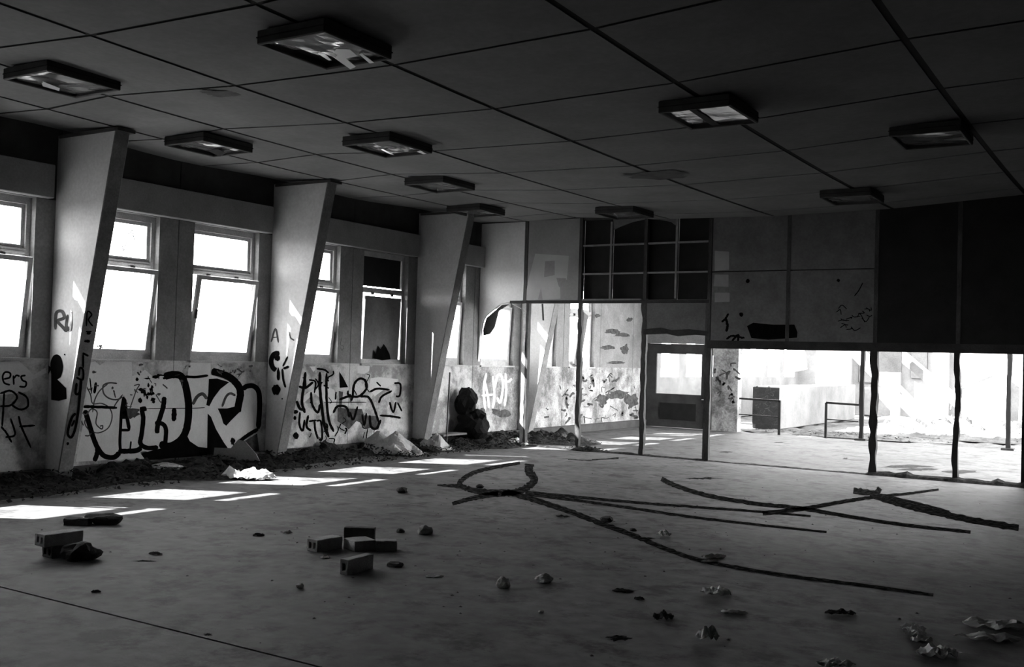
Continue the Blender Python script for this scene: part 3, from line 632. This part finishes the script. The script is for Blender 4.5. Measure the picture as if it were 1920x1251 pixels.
e = cols[1]; p = Paint(side(1)-Vector((0, .002, 0)), (0, -1, 0), z3)
p.stroke([(40, 200), (80, 80), (105, 205)], 16).stroke([(50, 160), (100, 155)], 10).stroke([(200, 100), (215, 160), (250, 185)], 14)
o = p.done('letter_tag', M['greyp'], None); o.parent = e; o.location = (10.6, -FY-BAY, 0)
p = Paint(side(1)-Vector((0, .002, 0)), (0, -1, 0), z3)
p.stroke([(115, 300), (65, 310), (40, 370), (55, 430), (85, 455)], 44, .1).blob(95, 345, 28, 26).blob(105, 490, 16, 55, .2).blob(85, 630, 38, 50, .15).stroke([(140, 440), (150, 540), (170, 610)], 20).stroke([(145, 420), (190, 330)], 16).stroke([(150, 440), (200, 420)], 22).blob(140, 712, 7, 7)
o = p.done('black_tag', M['paint'], None); o.parent = e; o.location = (10.6, -FY-BAY, 0)

# ------------------------------------------------------------------ marks on the floor
PF = lambda: Paint((0, 0, 0), (0, 0, 1))
def marks(name, strokes):
    p = PF()
    for s_, w0, w1 in strokes:
        L = [Vector(q) for q in spl(s_, 10)]; o = len(p.vs); n = len(L); p.k += 1
        for i, q in enumerate(L):
            d = (L[min(i+1, n-1)]-L[max(i-1, 0)]).normalized(); nv = Vector((-d.y, d.x)); w = (w0+(w1-w0)*i/(n-1))/2
            a = w*(1+.5*noise.noise(Vector((i*.8, p.k, 1)))); b = w*(1+.5*noise.noise(Vector((i*.8, p.k, 5))))
            p.vs += [p.pt(*(q+nv*a)), p.pt(*(q-nv*b))]
            if i: p.fs.append((o+2*i-2, o+2*i-1, o+2*i+1, o+2*i))
    return p.done(name, M['tyre'], fl)
marks('tyre_mark', [([(848, 945), (880, 936), (920, 928), (960, 924), (985, 916), (1002, 900), (992, 884), (993, 870)], 7, 17)])
marks('tyre_mark', [([(975, 868), (925, 877), (885, 888), (862, 905), (870, 914), (900, 922), (950, 924)], 6, 12), ([(820, 910), (865, 912)], 3, 9)])
marks('tyre_mark', [([(950, 922), (1010, 940), (1070, 960), (1130, 983), (1190, 1005), (1250, 1030), (1310, 1050), (1400, 1068), (1500, 1083), (1620, 1098), (1750, 1116)], 11, 6)])
marks('tyre_mark', [([(985, 923), (1100, 934), (1200, 943), (1320, 952), (1430, 960), (1520, 968)], 6, 4), ([(985, 926), (1150, 948), (1300, 970), (1430, 985), (1550, 998)], 6, 4)])
marks('tyre_mark', [([(1240, 898), (1270, 912), (1330, 930), (1420, 945), (1500, 953), (1600, 970), (1700, 985), (1820, 998)], 9, 6)])
marks('tyre_mark', [([(1430, 963), (1500, 955), (1580, 941), (1640, 932), (1700, 926), (1760, 918)], 9, 4), ([(1600, 920), (1640, 925), (1650, 915)], 12, 10), ([(1640, 930), (1700, 948), (1760, 962), (1820, 975), (1910, 990)], 12, 12), ([(1650, 928), (1720, 944), (1780, 960)], 5, 5)])
marks('stain_line', [([(1110, 862), (1160, 860)], 2, 2), ([(1065, 862), (1110, 863), (1160, 858)], 1.6, 1.6)])
for c in ((1170, 1108, 20, 3), (1160, 1197, 18, 5), (1320, 897, 26, 1.6), (1210, 1010, 18, 1.6), (270, 1052, 20, 1.6), (390, 1190, 8, 2), (1790, 900, 30, 2)):
    PF().blob(*c, .5, 26).done('floor_stain', M['tyre'], fl)
p = Paint((0, 0, 0), (0, 0, 1)); p.p = Vector((0, 0, -.002))
for c in ((1700, 875, 40, 3), (1720, 880, 30, 2.5), (1360, 848, 10, 1.5), (1585, 860, 5, 1.5), (1460, 830, 8, 1), (1800, 885, 30, 3)): p.blob(*c, .4)
p.done('floor_stain', M['greyp'], fl2)

# ------------------------------------------------------------------ ceiling lamps
LP = [(-5.24, 5.59, 'nearest square ceiling light, its cracked shiny cover hanging open', 3), (-8.44, 5.6, 'square ceiling light at the upper left corner with a glinting cover', 1), (-9.36, 8.1, 'square ceiling light with a sagging dark cover above the first window bay', 2),
      (-7.13, 8.63, 'square ceiling light left of centre with one bright sliver', 1), (-8.37, 11.27, 'small square ceiling light above the second leaning column', 0), (-9.5, 13.8, 'farthest left ceiling light above the third column', 0),
      (-3.44, 8.62, 'square ceiling light on the right with a glowing cover split by a dark strip', 4), (-7.1, 14.4, 'far ceiling light just above the black grid opening', 0), (-1.95, 10.75, 'shadowed ceiling light at the far right', 0), (-3.5, 13.9, 'shadowed ceiling light above the dark end wall', 0)]
for x, y, lab, st in LP:
    top = cz(x, y)-.004; w, d, h = .33, .37, .105
    e = empty('ceiling_light', (x, y, top), label=lab, cat='light', group='square ceiling lights')
    vs, fs = lattice((-w, -w+.03, w-.03, w), (-d, -d+.03, d-.03, d), (-h, -.03, 0), lambda i, j, k: not (i == 1 and j == 1 and k == 0))
    bevel(py('housing', vs, fs, M['lamp'], e), .008)
    box('seam_band', -w-.003, w+.003, -d-.003, d+.003, -h*.55, -h*.48, M['black'], e)
    # diffuser: slightly dished sheet, broken away towards one corner
    n = 8; vs = []; fs = []
    for i in range(n+1):
        for j in range(n+1):
            u, v = i/n*2-1, j/n*2-1; vs.append((u*(w-.031), v*(d-.031), -h+.03-.012*(1-u*u)*(1-v*v)+(.01*noise.noise(Vector((u*2+x, v*2, y))))))
    for i in range(n):
        for j in range(n):
            if st in (3, 2) and (i < 3 and j > 4 or (i < 2 and j > 2)): continue
            a = i*(n+1)+j; fs.append((a, a+1, a+n+2, a+n+1))
    py('diffuser', vs, fs, M['refl'] if st == 4 else M['diff'], e)
    sh = []
    if st == 3: sh = [((-.02, .05), (.24, .0), (.26, .06), (.05, .14)), ((-.1, .18), (.02, .1), (.08, .25), (-.02, .3)), ((.15, .2), (.2, .18), (.24, .27), (.18, .29)), ((-.12, .04), (-.03, .02), (-.02, .09), (-.06, .1))]
    if st == 1: sh = [((-.27, -.02), (-.12, -.14), (-.04, .0), (-.14, .06))] if x < -8 else [((-.12, -.03), (-.07, -.03), (-.02, .14), (-.07, .12)), ((.2, .26), (.28, .22), (.3, .3), (.24, .32))]
    if st == 4: sh = [((-.06, -.33), (.0, -.33), (-.02, .33), (-.1, .33))]
    if st == 2: sh = [((-.2, .1), (.1, .05), (.12, .15), (-.15, .3))]
    for s_ in sh:  # white pieces paint in the window reflections on the covers
        ca, cb = sum(q[0] for q in s_)/4, sum(q[1] for q in s_)/4; zt = -h+.012; tl = {4: 0, 3: .75}.get(st, .4)
        vs = [(a, b, zt-tl*(.4*(a-ca)+.6*(b-cb))-.03*tl) for k, (a, b) in enumerate(s_)]; vs += [(a, b, c+.003) for a, b, c in vs]
        py('shard' if st != 4 else 'dark_strip', vs, [(0, 1, 2, 3), (7, 6, 5, 4), (0, 1, 5, 4), (1, 2, 6, 5), (2, 3, 7, 6), (3, 0, 4, 7)], M['shard'] if st in (1, 3) else M['black'], e)

# ------------------------------------------------------------------ rubble, rags and bricks
def dirt_strip():
    # dirt banked against the window wall, thickest between the columns
    vs, fs = [], []; nx, ny = 16, 260
    for j in range(ny+1):
        y = 4+ (YE+1.5-4)*j/ny
        wd = .75+.35*noise.noise(Vector((y*.7, 2, 0)))+(.45 if 8.2 < y < 9.6 else 0)*math.sin((y-8.2)/1.4*math.pi)**1 - (.25 if y > 10.5 else 0)+(.3 if y > 13.5 else 0)
        for i in range(nx+1):
            u = i/nx; x = XW+.08+u*wd
            h = .17*(1-u)**.8*(1 if u < 1 else 0)*(.75+.9*noise.fractal(Vector((x*3.5, y*3.5, 1)), 1, 2, 5))
            vs.append((x, y, max(h, .002)-(.01 if i == nx else 0)))
            if i and j: a = (j-1)*(nx+1)+i-1; fs.append((a, a+1, a+nx+2, a+nx+1))
    for _ in range(2600):
        y = random.uniform(5, 17); u = random.random()**.8; x = XW+.12+u*1.05
        s = random.uniform(.01, .045); z = .15*(1-u)**.9; o = len(vs); an = random.random()*3
        for a in range(4): vs.append((x+s*math.cos(an+a*1.57)*(1 if a % 2 else .5), y+s*math.sin(an+a*1.57)*(1 if a % 2 else .5), z+random.uniform(0, .04)))
        vs.append((x, y, z+s*.8)); fs += [(o, o+1, o+4), (o+1, o+2, o+4), (o+2, o+3, o+4), (o+3, o, o+4)]
    return py('dirt_and_leaves', vs, fs, M['dirt'])
tag(dirt_strip(), 'black dirt and leaf litter banked along the foot of the window wall', 'debris', kind='stuff')
vs, fs = [], []
for _ in range(420):
    if _ < 260: x, y = random.gauss(-5.5, 2.2), random.gauss(8, 2.2)
    else: x, y = random.uniform(-10, 1), random.uniform(4, 15.5)
    if not (-10 < x < 2 and 4 < y < 15.6): continue
    s = random.choice((.004, .006, .009, .013)); o = len(vs); an = random.random()*3
    for a in range(4): vs.append((x+s*math.cos(an+a*1.57)*random.uniform(.6, 1.3), y+s*math.sin(an+a*1.57)*random.uniform(.6, 1.3), .0005))
    vs.append((x, y, s*.6)); fs += [(o, o+1, o+4), (o+1, o+2, o+4), (o+2, o+3, o+4), (o+3, o, o+4)]
tag(py('grit', vs, fs, M['dstone']), 'fine grit and crumbs scattered over the concrete floor', 'debris', kind='stuff')

def rock(name, px, py_, size, m, lab, cat='stone', seed=1, flat=.7, sub=3, group=None, dz=0, asp=(1, 1), rot=0):
    c = flo(px, py_); bm = bmesh.new(); bmesh.ops.create_icosphere(bm, subdivisions=sub, radius=1)
    for v in bm.verts:
        q = 1+.35*noise.noise(v.co*1.3+Vector((seed*5.1, 0, 0)))+.16*noise.noise(v.co*3.4+Vector((0, seed*3.3, 0)))+.07*noise.noise(v.co*8)
        v.co = Vector((v.co.x*asp[0], v.co.y*asp[1], v.co.z*flat))*q*size/2
        if v.co.z < -flat*size*.33: v.co.z = -flat*size*.33
    me = bpy.data.meshes.new(name); bm.to_mesh(me); bm.free()
    o = link(name, me, m); o.location = (c.x, c.y, flat*size*.33+dz); o.rotation_euler = (0, 0, rot); return tag(o, lab, cat, group)
def scrap(name, px, py_, sx, sy, h, m, lab, cat='scrap', seed=1, rot=0, n=12, z=0, group=None):
    c = flo(px, py_, z); vs, fs = [], []
    for i in range(n+1):
        for j in range(n+1):
            u, v = i/n*2-1, j/n*2-1
            k = 1+.3*noise.noise(Vector((math.atan2(v, u)*1.5, seed, 0)))
            zz_ = h*(.5+.9*noise.noise(Vector((u*2.2, v*2.2, seed)))+.45*abs(noise.noise(Vector((u*5, v*5, seed+4)))))*(1.1-.8*(u*u+v*v)/2)
            q = Vector((u*math.sqrt(1-v*v/2)*sx/2*k, v*math.sqrt(1-u*u/2)*sy/2*k, max(.003, zz_)))
            vs.append(q)
            if i and j: a = (i-1)*(n+1)+j-1; fs.append((a, a+n+1, a+n+2, a+1))
    o = py(name, vs, fs, m); s = o.modifiers.new('thick', 'SOLIDIFY'); s.thickness = .003; s.offset = 1
    o.location = (c.x, c.y, z); o.rotation_euler = (0, 0, rot); return tag(o, lab, cat, group)
def brick(px, py_, rot, L, Wd, H, m, lab, holes=2, z=0, tiltx=0, tilty=0, rough=.002, asp=None):
    c = flo(px, py_, z)
    if holes == 2: ysn, sol = (-Wd/2, -Wd*.3, -Wd*.1, Wd*.1, Wd*.3, Wd/2), lambda i, j, k: not (j in (1, 3) and k == 1)
    elif holes == 1: ysn, sol = (-Wd/2, -Wd*.18, Wd*.18, Wd/2), lambda i, j, k: not (j == 1 and k == 1)
    else: ysn, sol = (-Wd/2, 0, Wd/2), lambda i, j, k: True
    zs_ = (0, H*.25, H*.75, H); n = 6
    vs, fs = lattice([-L/2+L*i/n for i in range(n+1)], ysn, zs_, sol)
    vs = [(a+random.uniform(-rough, rough), b+random.uniform(-rough, rough), cc+(random.uniform(-rough, rough) if cc else 0)) for a, b, cc in vs]
    o = bevel(py('brick', vs, fs, m), .004); o.location = (c.x, c.y, z); o.rotation_euler = (tiltx, tilty, rot); return tag(o, lab, 'brick')
# direction helper: rotation such that the long side runs across the picture
ACR = math.atan2(RX.y, RX.x)
BX = [((-4.945, 5.79), 1.05, .3, .075, .11, 'brick', 'hollow brick lying alone in front of the brick pile', 1, 0),
      ((-5.70, 6.27), .95, .28, .12, .095, 'brick', 'two-hole brick at the left end of the brick pile', 2, 0),
      ((-5.50, 6.47), -.947, .2, .2, .08, 'brick', 'pale square brick half in the middle of the pile', 0, 0),
      ((-5.30, 6.56), .155, .17, .11, .085, 'brick', 'short pale brick at the right end of the pile', 0, 0),
      ((-5.72, 6.72), -.016, .26, .08, .12, 'dbrick', 'dark brick standing on edge at the back of the pile', 0, 0),
      ((-7.0, 4.80), .943, .25, .14, .085, 'dbrick', 'lower dark brick of the stacked pair at the left', 2, 0),
      ((-7.02, 4.78), .943, .31, .14, .09, 'brick', 'upper hollow brick of the stacked pair at the left', 2, .088)]
for (x, y), r, L_, W_, H_, m_, lab, ho, z in BX:
    o = brick(960, 1000, ACR+r, L_, W_, H_, M[m_], lab, ho); o.location = (x, y, z)
rock('broken_brick', 150, 1050, .25, M['dbrick'], 'broken dark brick lump leaning on the stacked pair', 'brick', 4, .62, asp=(1.05, .7), rot=ACR+.5)
brick(146, 984, ACR, .21, .12, .06, M['dbrick'], 'flat ribbed brick in front of the nearest sun patch', 0, rough=.006)
rock('broken_brick', 196, 983, .28, M['dstone'], 'rounded black clinker beside the ribbed brick', 'stone', 6, .42, asp=(1.05, .55), rot=ACR)
rock('brick_chunk', 797, 1002, .14, M['brick'], 'broken brick chunk with a pale top, right of the pile', 'stone', 8, .75, 2)
rock('brick_chunk', 754, 924, .12, M['dbrick'], 'small dark chunk between the sun patches and tyre marks', 'stone', 9, .7, 2)
rock('brick_chunk', 1138, 979, .13, M['dbrick'], 'dark lump beside the long tyre mark', 'stone', 10, .6, 2)
rock('stone_chip', 899, 915, .1, M['dstone'], 'black chip lying on the tyre loop', 'stone', 12, .6, 2)
rock('stone_chip', 751, 999, .075, M['dstone'], 'black crumb left of the broken brick chunk', 'stone', 13, .6, 2)
rock('stone_chip', 741, 1062, .13, M['dstone'], 'jagged black flake right of the single hollow brick', 'stone', 14, .35, 2, asp=(1.1, .8))
rock('stone', 943, 1102, .095, M['stone'], 'round pale stone with a dark patch near the middle', 'stone', 15, .95)
rock('stone', 1020, 1092, .12, M['stone'], 'rough white stone right of the round pale one', 'stone', 16, .6)
rock('stone_chip', 1014, 1150, .035, M['stone'], 'tiny pale pebble below the two white stones', 'stone', 17, .8, 2)
rock('stone_chip', 562, 1103, .05, M['stone'], 'tiny pebble below the single hollow brick', 'stone', 18, .8, 2)
rock('stone_chip', 1187, 996, .07, M['dstone'], 'black chip right of the dark lump', 'stone', 19, .5, 2)
rock('stone', 312, 893, .34, M['stone'], 'pale slab of foam lying on the dirt under the first window pair', 'stone', 21, .4, asp=(1.15, .6), rot=ACR, dz=.05)
rock('stone', 262, 893, .2, M['dstone'], 'dark lump on the dirt left of the pale slab', 'stone', 22, .55, dz=.05)
rock('stone', 80, 900, .3, M['dstone'], 'dark lump in the black corner under the left window', 'stone', 23, .5, dz=.05)
S_ = [(1245, 1005, .12, .07, .05, 'small white crumple beyond the long tyre mark'), (1338, 1046, .22, .1, .03, 'torn pale paper on the tyre mark'), (1330, 1054, .16, .05, .015, 'thin paper strip under the torn paper'), (1343, 1115, .2, .14, .06, 'crumpled white rag right of the middle'),
      (1376, 1150, .17, .07, .02, 'flat pale paper strip below the crumpled rag'), (1168, 1110, .13, .06, .02, 'dark curled paper left of the crumpled rag'), (1243, 1161, .12, .08, .05, 'small folded paper below the dark curled one'), (1326, 1200, .13, .1, .07, 'fluffy white tuft near the bottom edge'),
      (1575, 1152, .2, .08, .03, 'dim paper curl on the dark right floor'), (485, 1005, .1, .05, .02, 'dark curled scrap left of the brick pile'), (537, 1000, .1, .05, .025, 'small pale scrap left of the brick pile'), (609, 1047, .07, .05, .02, 'white flake in front of the two-hole brick'),
      (584, 1028, .09, .06, .015, 'white flake at the left tip of the brick pile'), (815, 1082, .13, .06, .015, 'thin twisted scrap right of the black flake'), (292, 1040, .12, .05, .02, 'small dark scrap right of the broken brick lump'), (180, 1111, .06, .04, .012, 'small dark flake near the left edge'),
      (1198, 1124, .07, .05, .02, 'tiny white crumb under the dark curled paper'), (1055, 970, .14, .05, .02, 'small dark flake on the long tyre mark near the dark lump')]
for i, (u, v, a, b, h, lab) in enumerate(S_):
    scrap('paper_scrap', u, v, a, b, h, M['greyp'] if 'dark' in lab else M['paper'], lab, 'scrap', 30+i, ACR+random.uniform(-.4, .4))
R_ = [(1712, 1182, .15, .12, .035, 'upper grey rag of the cluster at the bottom right'), (1716, 1192, .14, .07, .035, 'small pale rag below the upper grey one at bottom right'), (1728, 1202, .13, .08, .03, 'lower small rag of the bottom right cluster'), (1757, 1228, .24, .17, .05, 'wide crumpled rag near the bottom right edge'),
      (1862, 1176, .36, .2, .05, 'large pale cloth at the right edge'), (1855, 1200, .36, .12, .04, 'long pale cloth under the large one at the right edge'), (1565, 1250, .2, .1, .04, 'white rag cut by the bottom edge')]
for i, (u, v, a, b, h, lab) in enumerate(R_): scrap('rag', u, v, a, b, h, M['paper'], lab, 'rag', 60+i, ACR+random.uniform(-.2, .2))
scrap('rag', 465, 899, .62, .32, .13, M['white'], 'glaring white rag lying at the tip of a sun patch', 'rag', 71, ACR, 20)
scrap('cardboard', 905, 838, .4, .25, .08, M['sheet'], 'pale crumpled cardboard in the corner by the partition', 'cardboard', 76, ACR, 10)
scrap('cardboard', 965, 832, .5, .3, .12, M['paper'], 'torn pale cardboard at the foot of the white stud', 'cardboard', 77, ACR, 10)
rock('plaster_lump', 984, 836, .14, M['white'], 'bright sunlit plaster lump under the white stud', 'stone', 79, .5)
c = flo(458, 866)
o = prism('broken_slab', [(-.34, 0), (.28, 0), (.22, .1), (.06, .26), (-.03, .28), (-.12, .16), (-.34, .16)], 1, -.03, .03, M['beam']); o.location = (-10.45, 9.75, .1); o.rotation_euler = (-.25, 0, ACR); tag(o, 'broken grey slab leaning under the right side of the big graffiti', 'slab')
def folded(name, px, py_, sx, sy, h, m, lab, cat, seed, rot, z=0, n=22):
    rr = random.Random(seed); c = flo(px, py_); vs, fs = [], []
    K_ = [(rr.uniform(-.6, .6), rr.uniform(-.5, .5), rr.uniform(0, 3), rr.uniform(.45, 1), rr.uniform(.9, 2.0), rr.uniform(.9, 2.4)) for _ in range(7)]
    K_[0] = (.1, .1, .5, 1, 1.0, 1.5)
    for i in range(n+1):
        for j in range(n+1):
            u, v = i/n*2-1, j/n*2-1; q = 0
            for a, b, t, hh, fa, fb in K_:
                ct, st = math.cos(t), math.sin(t); p1 = (u-a)*ct+(v-b)*st; p2 = -(u-a)*st+(v-b)*ct
                q = max(q, hh*(1-fa*abs(p1)-fb*abs(p2)*.7))
            vs.append((u*sx/2*(1+.12*noise.noise(Vector((v*2, seed, 1)))), v*sy/2*(1+.2*noise.noise(Vector((u*2, seed, 5)))), max(.005, h*q*(1.0 if max(abs(u), abs(v)) < .95 else .2))))
            if i and j: a = (i-1)*(n+1)+j-1; fs += [(a, a+n+1, a+n+2), (a, a+n+2, a+1)]
    o = py(name, vs, fs, m); k = o.modifiers.new('thick', 'SOLIDIFY'); k.thickness = .003; k.offset = 1
    o.location = (c.x, c.y, z); o.rotation_euler = (0, 0, rot); return tag(o, lab, cat)
folded('plastic_sheet', 735, 852, 1.0, .55, .36, M['sheet2'], 'large crumpled sheet heaped against the second window bay', 'sheet', 73, ACR-.1, .02)
folded('plastic_sheet', 815, 845, .65, .4, .28, M['sheet2'], 'smaller crumpled sheet at the foot of the third column', 'sheet', 75, ACR+.1, .02)
# black bags slumped by the corner
def bag(x, y, z, a, b, h, lab, seed):
    bm = bmesh.new(); bmesh.ops.create_icosphere(bm, subdivisions=3, radius=1)
    for v in bm.verts:
        q = 1+.42*noise.noise(v.co*1.4+Vector((seed, 0, 0)))+.16*noise.noise(v.co*5+Vector((seed, 2, 0))); v.co = Vector((v.co.x*a, v.co.y*b, max(v.co.z, -.8)*h))*q
    me = bpy.data.meshes.new('bin_bag'); bm.to_mesh(me); bm.free(); o = link('bin_bag', me, M['bag']); o.location = (x, y, z+h*.8); tag(o, lab, 'bag')
bag(-10.5, 15.35, .08, .33, .28, .3, 'black bulging bag at the bottom of the corner pile', 3)
bag(-10.62, 15.3, .55, .2, .2, .25, 'black round bag resting on top of the corner pile', 8)
tag(bar('leaning_rod', (-10.35, 14.35, 0), (-10.5, 14.6, 1.3), .02, .02, M['metal']), 'thin rod leaning by the third column', 'rod')
tag(bar('fallen_board', (-10.5, 14.3, .22), (-10.5, 15.0, .22), .25, .03, M['gboard']), 'short pale board lying in the corner beyond the third column', 'board')
tag(rubble('rubble_pile', -10.15, 15.3, .6, .55, .16, M['dirt'], 21, 40, chips=260), 'dark rubble pile in the corner by the partition', 'rubble', kind='stuff')
tag(rubble('rubble_pile', -9.9, 17.2, 1.0, .8, .2, M['dirt'], 22, 40, chips=200), 'dark rubble along the wall just beyond the partition', 'rubble', kind='stuff')
tag(rubble('rubble_pile', -8.5, 15.95, .45, .2, .09, M['dirt'], 23, 30, chips=60), 'small dark rubble pile at the foot of the second stud', 'rubble', kind='stuff')
